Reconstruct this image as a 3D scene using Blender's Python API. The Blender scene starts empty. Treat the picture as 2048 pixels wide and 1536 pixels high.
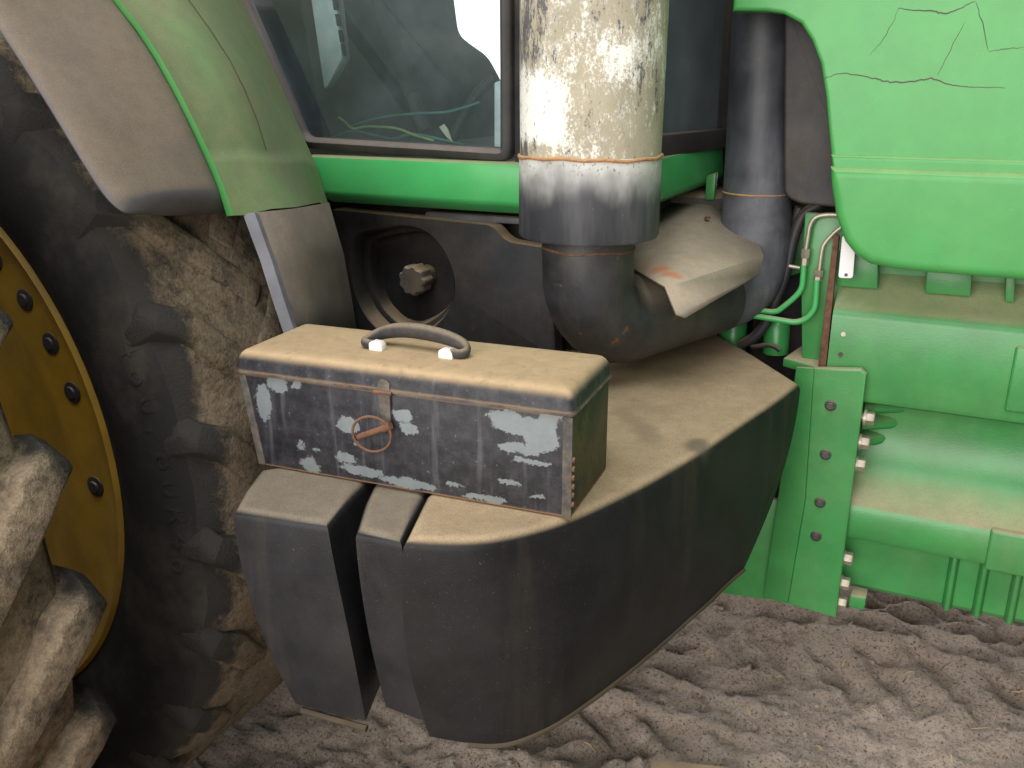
import bpy, bmesh, math, random
from mathutils import Vector, Matrix, noise
random.seed(7)
SC = bpy.context.scene
COL = SC.collection
R = math.radians
# ------------------------------------------------------------------ camera
H, FPX = 1.55, 1800.0
YAW, PITCH, ROLL = R(26.2), R(18.5), R(-0.2)
_h = Vector((-math.sin(YAW), math.cos(YAW), 0)); _r = Vector((math.cos(YAW), math.sin(YAW), 0)); _u = Vector((0, 0, 1))
FWD = _h*math.cos(PITCH) - _u*math.sin(PITCH); _up = _u*math.cos(PITCH) + _h*math.sin(PITCH)
RGT = _r*math.cos(ROLL) + _up*math.sin(ROLL); UPV = _up*math.cos(ROLL) - _r*math.sin(ROLL)
CAMP = Vector((0, 0, H))
cd = bpy.data.cameras.new('camera'); cam = bpy.data.objects.new('camera', cd); COL.objects.link(cam)
cd.sensor_width = 36; cd.lens = 36*FPX/2048; cd.clip_end = 200; cd.clip_start = .02
M = Matrix.Identity(4)
for i in range(3):
    M[i][0] = RGT[i]; M[i][1] = UPV[i]; M[i][2] = -FWD[i]; M[i][3] = CAMP[i]
cam.matrix_world = M
SC.camera = cam
# ------------------------------------------------------------------ light
W = bpy.data.worlds.new('World'); SC.world = W; W.use_nodes = True
bg = W.node_tree.nodes['Background']; bg.inputs[0].default_value = (.94, .97, 1, 1); bg.inputs[1].default_value = .16
def area(name, loc, target, size, energy, col):
    l = bpy.data.lights.new(name, 'AREA'); l.shape = 'RECTANGLE'; l.size, l.size_y = size; l.energy = energy; l.color = col
    o = bpy.data.objects.new(name, l); COL.objects.link(o); o.location = loc
    o.rotation_euler = (Vector(target)-Vector(loc)).to_track_quat('-Z', 'Y').to_euler()
    return o
area('shed_opening_light', (-.6, -4.2, 2.35), (-.4, 1.6, .7), (5.5, 3.6), 430, (1, .97, .92))
area('roof_sheet_light', (-.2, -.2, 4.7), (-.3, 1.5, 0), (3.2, 2.4), 150, (.96, 1, .99))
SC.view_settings.view_transform = 'Standard'; SC.view_settings.look = 'None'
SC.view_settings.exposure = 0; SC.view_settings.gamma = 1
SC.cycles.use_denoising = True
SC.cycles.max_bounces = 6; SC.cycles.transparent_max_bounces = 8
SC.cycles.caustics_reflective = False; SC.cycles.caustics_refractive = False

# ------------------------------------------------------------------ helpers
def at(x, y, ax, v):                     # photo measurement -> point on a plane of the tractor
    d = RGT*(x-1024) - UPV*(y-768) + FWD*FPX
    k = 'XYZ'.index(ax); return CAMP + d*((v-CAMP[k])/d[k])
def xz(p, Y): q = at(p[0], p[1], 'Y', Y); return (q.x, q.z)
class MB:
    def __init__(s): s.v = []; s.f = []
    def add(s, V, F):
        o = len(s.v); s.v += [tuple(a) for a in V]; s.f += [tuple(i+o for i in f) for f in F]; return s
    def build(s, name, mat, parent=None, **k): return mk(name, s.v, s.f, mat, parent, **k)
def mk(name, V, F, mat, parent=None, smooth=True, ang=38, bevel=0, seg=2, weld=False):
    me = bpy.data.meshes.new(name); me.from_pydata([tuple(v) for v in V], [], F)
    bm = bmesh.new(); bm.from_mesh(me)
    if weld: bmesh.ops.remove_doubles(bm, verts=bm.verts, dist=1e-5)
    bmesh.ops.recalc_face_normals(bm, faces=bm.faces)
    if bevel:
        es = [e for e in bm.edges if len(e.link_faces) == 2 and e.calc_face_angle(0) > R(25)]
        bmesh.ops.bevel(bm, geom=es, offset=bevel, segments=seg, affect='EDGES', profile=.5, clamp_overlap=True)
    bm.to_mesh(me); bm.free()
    if smooth:
        me.shade_smooth(); me.set_sharp_from_angle(angle=R(ang))
    if mat: me.materials.append(mat)
    o = bpy.data.objects.new(name, me); COL.objects.link(o)
    if parent: par(o, parent)
    return o
def par(o, p):
    o.parent = p; bpy.context.view_layer.update(); o.matrix_parent_inverse = p.matrix_world.inverted()
def empty(name, loc, label=None, cat=None, group=None):
    o = bpy.data.objects.new(name, None); COL.objects.link(o); o.location = loc; o.empty_display_size = .1
    tag(o, label, cat, group); bpy.context.view_layer.update(); return o
def tag(o, label=None, cat=None, group=None, kind=None):
    for k, v in (('label', label), ('category', cat), ('group', group), ('kind', kind)):
        if v: o[k] = v
    return o
def loft(rings, closed=True, cap=True, loop=False):
    n = len(rings[0]); V = [p for r in rings for p in r]; F = []
    m = len(rings)
    for i in range(m if loop else m-1):
        for j in range(n if closed else n-1):
            a, b = i*n+j, i*n+(j+1) % n; c, d = ((i+1) % m)*n+(j+1) % n, ((i+1) % m)*n+j
            F.append((a, b, c, d))
    if cap and closed and not loop: F += [tuple(range(n))[::-1], tuple(range((m-1)*n, m*n))]
    return V, F
def box(x0, x1, y0, y1, z0, z1):
    V = [(x, y, z) for x in (x0, x1) for y in (y0, y1) for z in (z0, z1)]
    return V, [(0, 1, 3, 2), (4, 6, 7, 5), (0, 4, 5, 1), (2, 3, 7, 6), (0, 2, 6, 4), (1, 5, 7, 3)]
def inset(P, d):
    n = len(P); out = []; A = sum(P[i][0]*P[(i+1) % n][1]-P[(i+1) % n][0]*P[i][1] for i in range(n)); s = 1 if A > 0 else -1
    for i in range(n):
        a, b, c = Vector(P[i-1]), Vector(P[i]), Vector(P[(i+1) % n])
        e, f = (b-a).normalized(), (c-b).normalized()
        n1, n2 = Vector((-e.y, e.x))*s, Vector((-f.y, f.x))*s
        m = n1+n2; L = m.length
        if L < .2: m = n1; k = 1
        else: m /= L; k = min(1/max(m.dot(n1), .35), 2)
        out.append((b.x+m.x*d*k, b.y+m.y*d*k))
    return out
def plate(P, y0, depth, r=.004, n=3):    # outline in XZ, rounded outer edge facing -Y
    rings = [[(x, y0, z) for x, z in inset(P, r*1.25+.0008)]]
    for k in range(n+1):
        a = k/n*math.pi/2
        rings.append([(x, y0+r*(1-math.cos(a)), z) for x, z in inset(P, r*(1-math.sin(a)))])
    rings.append([(x, y0+depth, z) for x, z in P])
    return loft(rings)
def roundpoly(P, r, n=4):
    out = []; N = len(P)
    for i in range(N):
        a, b, c = Vector(P[i-1]), Vector(P[i]), Vector(P[(i+1) % N]); rr = r[i] if isinstance(r, (list, tuple)) else r
        u, v = (a-b), (c-b); t = min(rr, u.length*.45, v.length*.45); p, q = b+u.normalized()*t, b+v.normalized()*t
        if rr <= 0: out.append(tuple(b)); continue
        for k in range(n+1):
            s = k/n; out.append(tuple(p*(1-s)**2 + b*2*s*(1-s) + q*s*s))
    return out
def cr(P, sub=6):
    P = [Vector(p) for p in P]; Q = [P[0]*2-P[1]]+P+[P[-1]*2-P[-2]]; out = []
    for i in range(1, len(Q)-2):
        a, b, c, d = Q[i-1:i+3]
        for k in range(sub):
            t = k/sub; out.append(.5*((2*b)+(c-a)*t+(2*a-5*b+4*c-d)*t*t+(3*b-a-3*c+d)*t**3))
    out.append(P[-1]); return out
def tube(path, r, n=12, cap=True, sx=1, up=None, closed=False):
    P = [Vector(p) for p in path]; m = len(P); rings = []; u = None
    for i in range(m):
        if closed: t = (P[(i+1) % m]-P[i-1]).normalized()
        else: t = (P[min(i+1, m-1)]-P[max(i-1, 0)]).normalized()
        if u is None:
            u = Vector(up) if up else (Vector((0, 0, 1)) if abs(t.z) < .9 else Vector((1, 0, 0)))
        u = (u-t*u.dot(t)).normalized(); w = t.cross(u); rr = r[i] if isinstance(r, (list, tuple)) else r
        rings.append([P[i]+u*(math.cos(a)*rr)+w*(math.sin(a)*rr*sx) for a in (2*math.pi*k/n for k in range(n))])
    return loft(rings, cap=cap, loop=closed)
def lathe(prof, cx, cy, cz, axis='Y', n=64, a0=0, a1=360):
    rings = []; full = abs(a1-a0) >= 359.9
    for k in range(n + (0 if full else 1)):
        a = R(a0+(a1-a0)*k/n); c, s = math.cos(a), math.sin(a)
        if axis == 'Y': rings.append([(cx+r*c, cy+h, cz+r*s) for h, r in prof])
        elif axis == 'Z': rings.append([(cx+r*c, cy+r*s, cz+h) for h, r in prof])
        else: rings.append([(cx+h, cy+r*c, cz+r*s) for h, r in prof])
    return loft(rings, closed=False, cap=False, loop=full)
def hexbolt(c, axis, r, h, washer=True):  # head of a bolt along an axis
    m = MB(); c = Vector(c); a = Vector(axis).normalized()
    w = a.cross(Vector((0, 0, 1)) if abs(a.z) < .9 else Vector((1, 0, 0))).normalized(); u = w.cross(a)
    def ring(rr, k, n, ph=0): return [c+a*k+(w*math.cos(t)+u*math.sin(t))*rr for t in (2*math.pi*j/n+ph for j in range(n))]
    if washer: m.add(*loft([ring(r*1.25, 0, 16), ring(r*1.25, h*.25, 16)]))
    m.add(*loft([ring(r, h*.2, 6), ring(r, h*.88, 6), ring(r*.86, h, 6)]))
    return m

# ------------------------------------------------------------------ materials
class N:
    def __init__(s, name):
        s.m = bpy.data.materials.new(name); s.m.use_nodes = True; s.t = s.m.node_tree; s.n = s.t.nodes; s.l = s.t.links
        s.b = s.n['Principled BSDF']; s.tc = s.n.new('ShaderNodeTexCoord'); s.geo = s.n.new('ShaderNodeNewGeometry'); s.cache = {}
    def lk(s, a, b): s.l.new(a, b)
    def setv(s, sock, v):
        if hasattr(v, 'is_linked') or hasattr(v, 'links'): s.lk(v, sock)
        elif isinstance(v, (tuple, list)) and len(v) == 3 and sock.type == 'RGBA': sock.default_value = (*v, 1)
        else: sock.default_value = v
    def noise(s, scale, detail=4, rough=.6, sc=(1, 1, 1), dist=0, off=(0, 0, 0)):
        mp = s.n.new('ShaderNodeMapping'); mp.inputs['Scale'].default_value = sc; mp.inputs['Location'].default_value = off
        s.lk(s.tc.outputs['Object'], mp.inputs[0])
        t = s.n.new('ShaderNodeTexNoise'); t.inputs['Scale'].default_value = scale; t.inputs['Detail'].default_value = detail
        t.inputs['Roughness'].default_value = rough; t.inputs['Distortion'].default_value = dist
        s.lk(mp.outputs[0], t.inputs['Vector']); return t.outputs['Fac']
    def mr(s, v, a, b, c=0, d=1, smooth=True):
        t = s.n.new('ShaderNodeMapRange'); t.interpolation_type = 'SMOOTHSTEP' if smooth else 'LINEAR'
        for i, k in enumerate((v, a, b, c, d)): s.setv(t.inputs[i], k)
        return t.outputs[0]
    def ma(s, op, a, b=0, c=None, clamp=False):
        t = s.n.new('ShaderNodeMath'); t.operation = op; t.use_clamp = clamp
        s.setv(t.inputs[0], a); s.setv(t.inputs[1], b)
        if c is not None: s.setv(t.inputs[2], c)
        return t.outputs[0]
    def vm(s, op, a, b):
        t = s.n.new('ShaderNodeVectorMath'); t.operation = op; s.setv(t.inputs[0], a); s.setv(t.inputs[1], b)
        return t.outputs['Value'] if op in ('LENGTH', 'DISTANCE', 'DOT_PRODUCT') else t.outputs[0]
    def mix(s, f, a, b):
        t = s.n.new('ShaderNodeMix'); t.data_type = 'RGBA'; s.setv(t.inputs[0], f); s.setv(t.inputs[6], a); s.setv(t.inputs[7], b); return t.outputs[2]
    def nz(s):
        t = s.n.new('ShaderNodeSeparateXYZ'); s.lk(s.geo.outputs['Normal'], t.inputs[0]); return t.outputs[2]
    def xyz(s):
        t = s.n.new('ShaderNodeSeparateXYZ'); s.lk(s.tc.outputs['Object'], t.inputs[0]); return t.outputs
    def bump(s, h, strength=.3, dist=.002):
        t = s.n.new('ShaderNodeBump'); t.inputs['Strength'].default_value = strength; t.inputs['Distance'].default_value = dist
        s.lk(h, t.inputs['Height']); s.lk(t.outputs[0], s.b.inputs['Normal'])
    def out(s, col, rough, metal=0, spec=.5):
        s.setv(s.b.inputs['Base Color'], col); s.setv(s.b.inputs['Roughness'], rough); s.setv(s.b.inputs['Metallic'], metal)
        s.b.inputs['Specular IOR Level'].default_value = spec; return s.m
DUST = (.42, .305, .19)
def dusty(name, base, rough=.5, dust=DUST, lo=.25, hi=.85, amt=.95, floor=.06, streak=.1, var=.25, nscale=7, bump=.12, bscale=500, spec=.5, metal=0, rust=0, spots=()):
    n = N(name)
    v = n.noise(nscale, 5, .6)
    f = n.mr(n.nz(), lo, hi); f = n.ma('MULTIPLY', f, n.mr(v, .25, .6, .8, 1)); f = n.ma('MULTIPLY', f, amt)
    st = n.mr(n.noise(14, 4, .65, (1, 1, .09)), .5, .78, 0, streak)
    fl = n.mr(n.noise(nscale*.5, 5, .7, off=(3, 1, 2)), .35, .75, 0, floor*2)
    sp = n.mr(n.noise(160, 2, .5), .68, .74, 0, .35 if floor else 0)
    f = n.ma('MULTIPLY', f, n.mr(n.noise(330, 3, .8, off=(4, 4, 4)), .3, .55, .82, 1))
    f = n.ma('ADD', f, n.ma('ADD', st, n.ma('MAXIMUM', fl, n.ma('MULTIPLY', sp, fl))), clamp=True)
    b = n.mix(n.mr(n.noise(nscale*1.7, 4, off=(9, 4, 1)), .3, .7), tuple(c*(1-var) for c in base), tuple(min(1, c*(1+var)) for c in base))
    if rust: b = n.mix(n.mr(n.noise(23, 5, .7, off=(2, 7, 3)), .66-rust*.1, .72), b, (.17, .065, .025))
    gr = n.ma('ADD', n.ma('MULTIPLY', n.noise(nscale*4, 5, .7, off=(1, 2, 7)), .3), n.ma('MULTIPLY', n.noise(520, 3, .85), .7))
    d = n.mix(n.mr(gr, .33, .67), tuple(c*.74 for c in dust), tuple(c*1.22 for c in dust))
    col = n.mix(f, b, d)
    col = n.mix(n.mr(n.noise(300, 2, .6, off=(6, 1, 8)), .69, .74, 0, .13), col, tuple(min(1, c*1.3+.02) for c in dust))
    if spots:
        wv = n.n.new('ShaderNodeTexNoise'); wv.inputs['Scale'].default_value = 40; wv.inputs['Detail'].default_value = 5; n.lk(n.tc.outputs['Object'], wv.inputs['Vector'])
        pq = n.vm('ADD', n.tc.outputs['Object'], n.vm('MULTIPLY', n.vm('SUBTRACT', wv.outputs['Color'], (.5, .5, .5)), (.011, .011, .011)))
        for c, r, sc_, a in spots:
            col = n.mix(n.mr(n.vm('LENGTH', n.vm('MULTIPLY', n.vm('SUBTRACT', pq, c), tuple(1/k for k in r)), (0, 0, 0)), 1.15, .35, 0, a), col, sc_)
    n.bump(n.noise(bscale, 2, .6), bump, .0012)
    return n.out(col, n.mix(f, (rough,)*3, (.95,)*3), metal, spec)
M_ = {}
SM = (.19, .145, .10)
M_['plastic'] = dusty('black_plastic', spots=[((-.50, 1.47, .98), (.030, .034, .02), SM, .45), ((-.47, 1.44, .98), (.030, .034, .02), SM, .45), ((-.44, 1.405, .98), (.030, .034, .02), SM, .45), ((-.415, 1.375, .98), (.030, .034, .02), SM, .45), ((-.335, 1.375, .98), (.026, .04, .05), (.09, .075, .06), .7), ((-.30, 1.87, .98), (.012, .05, .02), SM, .5), ((-.345, 1.33, .88), (.02, .012, .1), (.13, .105, .08), .35), ((-.35, 1.30, .90), (.02, .006, .08), (.16, .13, .10), .35)], base=(.0105, .0105, .012), rough=.55, spec=.25, amt=.96, lo=.45, hi=.97, floor=.012, streak=.045, bump=.25)
M_['plastic_block'] = dusty('black_plastic_step', (.014, .0145, .018), .52, spec=.3, dust=(.31, .25, .18), lo=.55, hi=1.0, amt=.72, floor=.03, streak=.08, bump=.3)
M_['plastic_plain'] = dusty('black_plastic_shroud', (.018, .0185, .023), .55, spec=.35, lo=.3, hi=.9, floor=.05, streak=.06, bump=.25)
M_['fender_black'] = dusty('dusty_fender_plastic', (.085, .08, .09), .55, dust=(.175, .135, .098), lo=.12, hi=.5, amt=.9, floor=.05, streak=.06)
M_['liner'] = dusty('dusty_liner_plastic', (.035, .033, .032), .6, dust=(.20, .155, .11), lo=-.3, hi=.6, amt=.4, floor=.14, streak=.28)
M_['liner_edge'] = dusty('grey_plastic_edge', (.10, .103, .125), .5, floor=.02)
GREEN = (.055, .37, .105)
M_['green'] = dusty('green_paint', GREEN, .3, dust=(.36, .31, .19), lo=.25, hi=.95, amt=.8, floor=.03, streak=.035, var=.07, bump=.04, bscale=900)
M_['green_hood'] = dusty('green_hood_paint', (.062, .305, .078), .27, dust=(.40, .40, .22), lo=.3, hi=1, amt=.55, floor=.02, streak=.02, var=.06, bump=.05, bscale=300, spec=.3)
M_['green_dusty'] = dusty('dusty_green_paint', (.06, .32, .08), .45, dust=(.235, .225, .125), lo=-.25, hi=.45, amt=.75, floor=.1, streak=.08, var=.08)
M_['green_cast'] = dusty('green_cast_iron', (.038, .235, .060), .32, dust=(.38, .30, .19), lo=.5, hi=.92, amt=.95, floor=.05, streak=.05, var=.10, bump=.25, bscale=260)
M_['green_clean'] = dusty('clean_green_casting', (.045, .28, .075), .28, amt=.25, floor=.02, streak=.02, var=.06)
M_['black'] = dusty('dark_machinery', (.012, .012, .013), .7, floor=.06, amt=.6)
M_['rubber'] = dusty('rubber_seal', (.030, .028, .030), .65, dust=(.25, .2, .17), lo=.1, hi=.8, amt=.6, floor=.1)
M_['hose'] = dusty('black_hose', (.025, .024, .028), .5, floor=.05, amt=.5)
M_['steel'] = dusty('plated_steel', (.42, .38, .30), .38, metal=.6, dust=(.4, .33, .25), amt=.5, floor=.1)
M_['bolt_dark'] = dusty('dark_bolt', (.055, .05, .06), .45, metal=.4, amt=.4)
M_['yellow'] = dusty('yellow_rim_paint', (.47, .26, .014), .5, dust=(.22, .15, .07), lo=-.2, hi=.9, amt=.3, floor=.16, streak=.05, var=.15)
M_['white'] = dusty('white_tag', (.82, .8, .82), .5, amt=.2, floor=.0, streak=0, var=.03)
M_['rust'] = dusty('rusty_steel', (.115, .05, .028), .8, dust=(.25, .13, .075), amt=.5, floor=.15, var=.4, bump=.5, nscale=40)
M_['weld'] = dusty('rusty_weld', (.34, .17, .07), .9, dust=(.50, .30, .14), floor=.2, var=.3, nscale=60, bump=.5)

def m_rubber_tyre(name, mud_lo, mud_hi, off, yc=0, y0=.15, y1=.205, edge=.5, tint=1):
    n = N(name); p = n.xyz()
    a = n.noise(9, 6, .68, off=off); b = n.noise(45, 5, .75, off=off); fine = n.noise(190, 4, .8)
    sh = n.ma('MULTIPLY', n.mr(n.ma('ADD', n.ma('ABSOLUTE', n.ma('ADD', p[1], -yc)), n.ma('MULTIPLY', n.ma('SUBTRACT', b, .5), .07)), y0, y1), edge)
    v = n.ma('ADD', n.ma('MULTIPLY', a, .62), n.ma('ADD', n.ma('MULTIPLY', b, .26), n.ma('MULTIPLY', fine, .12)))
    mud = n.mr(n.ma('SUBTRACT', v, sh), mud_lo, mud_hi)
    rub = n.mix(n.noise(14, 4), (.018, .017, .016), (.042, .037, .032))
    mc = n.mix(n.mr(n.noise(85, 6, .8), .25, .7), tuple(c*tint for c in (.14, .103, .068)), tuple(c*tint for c in (.35, .265, .18)))
    mc = n.mix(n.mr(fine, .60, .72, 0, .6), mc, (.05, .04, .032))
    n.bump(n.ma('ADD', n.ma('MULTIPLY', b, n.ma('MULTIPLY', mud, 1.0)), n.ma('MULTIPLY', fine, .6)), .85, .006)
    return n.out(n.mix(mud, rub, mc), n.mix(mud, (.75,)*3, (.97,)*3), 0, .25)
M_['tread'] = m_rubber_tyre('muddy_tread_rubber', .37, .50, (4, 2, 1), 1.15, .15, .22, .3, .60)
M_['tread_outer'] = m_rubber_tyre('muddy_outer_tread_rubber', .36, .50, (4, 2, 1), .5, .16, .22, .2, 1.1)
M_['lug'] = m_rubber_tyre('worn_lug_rubber', .37, .54, (1, 5, 3), 0, .16, .225, .14, 1.0)
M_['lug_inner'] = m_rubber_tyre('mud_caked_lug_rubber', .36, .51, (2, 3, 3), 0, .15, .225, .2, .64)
def m_side():
    n = N('tyre_sidewall'); a = n.noise(8, 5, .65)
    c = n.mix(n.mr(a, .42, .75), (.016, .015, .0145), (.05, .042, .034)); n.bump(n.noise(220, 3), .3, .002); return n.out(c, .8, 0, .25)
M_['sidewall'] = m_side()
M_['letter'] = dusty('sidewall_letter', (.022, .021, .019), .8, floor=.06)

def m_stack():
    n = N('flaking_stack_paint'); p = n.xyz()
    big = n.noise(6, 3, .55, off=(2, 0, 5)); md = n.noise(60, 6, .82, (1, 1, .6)); fine = n.noise(210, 4, .8, (1, 1, .8)); strk = n.noise(26, 5, .75, (1, 1, .3), off=(5, 2, 0))
    base = n.mix(n.noise(11, 4), (.25, .235, .18), (.50, .43, .31))
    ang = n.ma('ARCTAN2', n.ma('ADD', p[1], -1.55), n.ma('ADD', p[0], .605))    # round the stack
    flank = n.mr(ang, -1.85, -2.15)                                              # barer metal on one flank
    hz = n.mr(p[2], 1.60, 1.50); hz2 = n.mr(p[2], 1.44, 1.475)
    zone = n.ma('MULTIPLY', n.ma('MULTIPLY', hz, hz2), n.mr(ang, -1.35, -1.75))
    v = n.ma('ADD', n.ma('MULTIPLY', md, .55), n.ma('MULTIPLY', fine, .45))
    whm = n.mr(n.ma('ADD', v, n.ma('ADD', n.ma('MULTIPLY', n.ma('SUBTRACT', big, .5), .5), n.ma('MULTIPLY', zone, .20))), .50, .62)
    col = n.mix(whm, base, (.86, .83, .77))  # white flaking; the whiter tone also paints in the blown-out highlight
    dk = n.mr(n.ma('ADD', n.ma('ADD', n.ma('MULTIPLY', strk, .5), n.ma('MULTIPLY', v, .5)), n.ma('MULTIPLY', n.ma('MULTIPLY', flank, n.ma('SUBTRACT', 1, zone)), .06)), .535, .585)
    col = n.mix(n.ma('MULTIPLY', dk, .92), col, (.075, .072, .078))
    col = n.mix(n.mr(fine, .605, .66, 0, .75), col, (.16, .12, .075))
    rs = n.mr(fine, .63, .70); rs = n.ma('MULTIPLY', rs, n.mr(n.noise(7, 3, off=(7, 7, 1)), .4, .62))
    col = n.mix(rs, col, (.30, .17, .06)); n.bump(n.ma('ADD', md, n.ma('MULTIPLY', fine, .5)), .45, .002)
    return n.out(col, .75, 0, .3)
M_['stack'] = m_stack()
def m_collar():
    n = N('heat_faded_collar'); p = n.xyz()
    w = n.noise(12, 4, .6, (1, 1, .35)); g = n.mr(n.ma('ADD', p[2], n.ma('MULTIPLY', n.ma('SUBTRACT', w, .5), .11)), 1.35, 1.425)
    base = n.mix(n.mr(n.noise(16, 4, .6, (1, 1, .15)), .35, .75), (.035, .036, .042), (.11, .11, .12))
    fine = n.noise(130, 4, .75)
    col = n.mix(n.ma('MULTIPLY', g, n.mr(n.noise(8, 3), .3, .6, .45, 1)), base, (.60, .59, .56))
    sp = n.ma('MULTIPLY', n.mr(p[2], 1.385, 1.42), n.mr(fine, .56, .66)); col = n.mix(sp, col, (.17, .10, .045))
    col = n.mix(n.mr(fine, .70, .74), col, (.3, .28, .25)); n.bump(fine, .25, .001)
    return n.out(col, .55, 0, .4)
M_['collar'] = m_collar()
M_['pipe'] = dusty('sooty_pipe', (.026, .027, .031), .5, dust=(.26, .21, .145), lo=.25, hi=.9, amt=.7, floor=.10, streak=.10, var=.4, rust=.3, bump=.3, bscale=300)
M_['pipe2'] = dusty('greyed_pipe', (.045, .047, .056), .5, dust=(.24, .24, .27), lo=.2, hi=.95, amt=.5, floor=.26, streak=.28, var=.4, rust=.1, nscale=5)
M_['shield'] = dusty('dusty_heat_shield', (.15, .125, .095), .75, spots=[((-.50, 1.667, 1.2), (.026, .022, .05), (.42, .15, .06), .75), ((-.47, 1.642, 1.2), (.025, .02, .05), (.40, .13, .05), .7), ((-.54, 1.70, 1.2), (.03, .02, .05), (.40, .2, .09), .4)], dust=(.37, .30, .22), lo=.05, hi=.8, amt=.95, floor=.06)

def m_box(lid=False):
    n = N('toolbox_lid_paint' if lid else 'toolbox_chipped_paint'); p = n.xyz()
    fine = n.noise(130, 4, .75); md = n.noise(38, 5, .7); vstr = n.noise(60, 4, .6, (1, 1, .08))
    black = n.mix(n.mr(md, .35, .7), (.014, .014, .018), (.042, .040, .047))
    black = n.mix(n.mr(vstr, .52, .75, 0, .45), black, (.13, .13, .14))
    prim = n.mix(n.noise(50, 4), (.14, .162, .172), (.225, .247, .252))
    col = black
    if not lid:
        pts = [(180,460,45,95),(265,370,62,38),(375,380,35,22),(650,575,62,38),(620,730,50,26),(680,665,26,12),(425,765,58,42),
               (700,795,125,30),(950,862,165,28),(940,530,62,36),(965,592,42,25),(1500,575,130,52),(1600,640,90,66),(1440,545,85,42),
               (1500,695,105,30),(1570,762,95,17),(1450,862,60,14),(1590,930,36,12),(1330,940,130,17),(1180,870,52,9),(365,670,15,32),(460,695,26,10),(1640,560,50,80)]
        acc = None
        cmb = n.n.new('ShaderNodeCombineXYZ'); n.lk(p[0], cmb.inputs[0]); n.lk(p[2], cmb.inputs[1])
        wob = n.n.new('ShaderNodeTexNoise'); wob.inputs['Scale'].default_value = 30; wob.inputs['Detail'].default_value = 7; wob.inputs['Roughness'].default_value = .8
        n.lk(n.tc.outputs['Object'], wob.inputs['Vector'])
        off = n.vm('SUBTRACT', wob.outputs['Color'], (.5, .5, .5)); off = n.vm('MULTIPLY', off, (.060, .034, 0)); q = n.vm('ADD', cmb.outputs[0], off)
        for zx, zy, rx, ry in pts:
            cx = (zx-120)/1620*.512; top = 315+(zx-120)*.137; bot = 765+(zx-170)*.172
            cz = (bot-zy)/(bot-top)*.15; a = rx/1620*.512; b = ry/(bot-top)*.15
            d = n.vm('LENGTH', n.vm('MULTIPLY', n.vm('SUBTRACT', q, (cx, cz, 0)), (1/a, 1/b, 0)), (0, 0, 0))
            acc = d if acc is None else n.ma('MINIMUM', acc, d)
        front = n.mr(p[1], .02, .008)
        chip = n.ma('MULTIPLY', n.mr(acc, 1.0, .9), front)
        small = n.ma('MAXIMUM', n.ma('MULTIPLY', n.mr(fine, .63, .66), n.mr(md, .42, .58)), n.mr(n.noise(75, 5, .8, off=(3, 3, 3)), .665, .68))
        col = n.mix(n.ma('MAXIMUM', chip, n.ma('MULTIPLY', small, .8)), col, prim)
        endm = n.mr(p[0], .498, .506)
        oli = n.mix(n.mr(n.noise(28, 5, .7, (1, 1, .7)), .35, .65), (.022, .026, .020), (.085, .062, .022))
        oli = n.mix(n.mr(n.noise(60, 5, .7), .58, .66), oli, (.055, .05, .03))
        col = n.mix(endm, col, oli)
        rl = n.ma('MAXIMUM', n.mr(p[2], .145, .150), n.mr(p[2], .005, .001)); rl = n.ma('MULTIPLY', rl, n.mr(md, .25, .5, .3, 1))
        col = n.mix(rl, col, (.26, .15, .085))
    nz = n.nz(); df = n.ma('MULTIPLY', n.mr(nz, .25, .85), n.mr(n.ma('ADD', n.ma('MULTIPLY', md, .6), n.ma('MULTIPLY', fine, .4)), .25, .5, .55, 1))
    if lid:
        col = n.mix(n.mr(fine, .62, .70, 0, .5), col, (.2, .19, .18))
        rl = n.ma('MULTIPLY', n.mr(p[2], .158, .152), n.mr(n.ma('ADD', md, 0), .2, .5, .4, 1)); col = n.mix(rl, col, (.36, .235, .14))
    dc = n.mix(n.noise(30, 6, .8), (.32, .215, .115), (.56, .405, .245)); dc = n.mix(n.mr(n.noise(11, 5, .7), .58, .8, 0, .55), dc, (.22, .17, .12))
    col = n.mix(df, col, dc); n.bump(n.ma('ADD', fine, md), .3, .0015)
    return n.out(col, n.mix(df, (.55,)*3, (.97,)*3), 0, .4)
M_['box'] = m_box(); M_['lid'] = m_box(True)
M_['trim'] = dusty('worn_edge_metal', (.055, .05, .05), .7, dust=(.40, .32, .21), lo=-1, hi=1, amt=.05, floor=.13, var=.5, nscale=35, rust=1.2, bump=.5)
M_['lip'] = dusty('dirty_brown_lip', (.05, .038, .026), .8, dust=(.14, .09, .045), amt=.35, floor=.1)
M_['handle'] = dusty('worn_leather_handle', (.032, .030, .032), .8, dust=(.30, .235, .155), lo=.1, hi=1, amt=.7, floor=.06, nscale=30, bump=.7, bscale=170)
M_['clip'] = dusty('bare_bright_clip', (.88, .84, .80), .35, amt=.1, floor=0, streak=0, var=.03)
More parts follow.
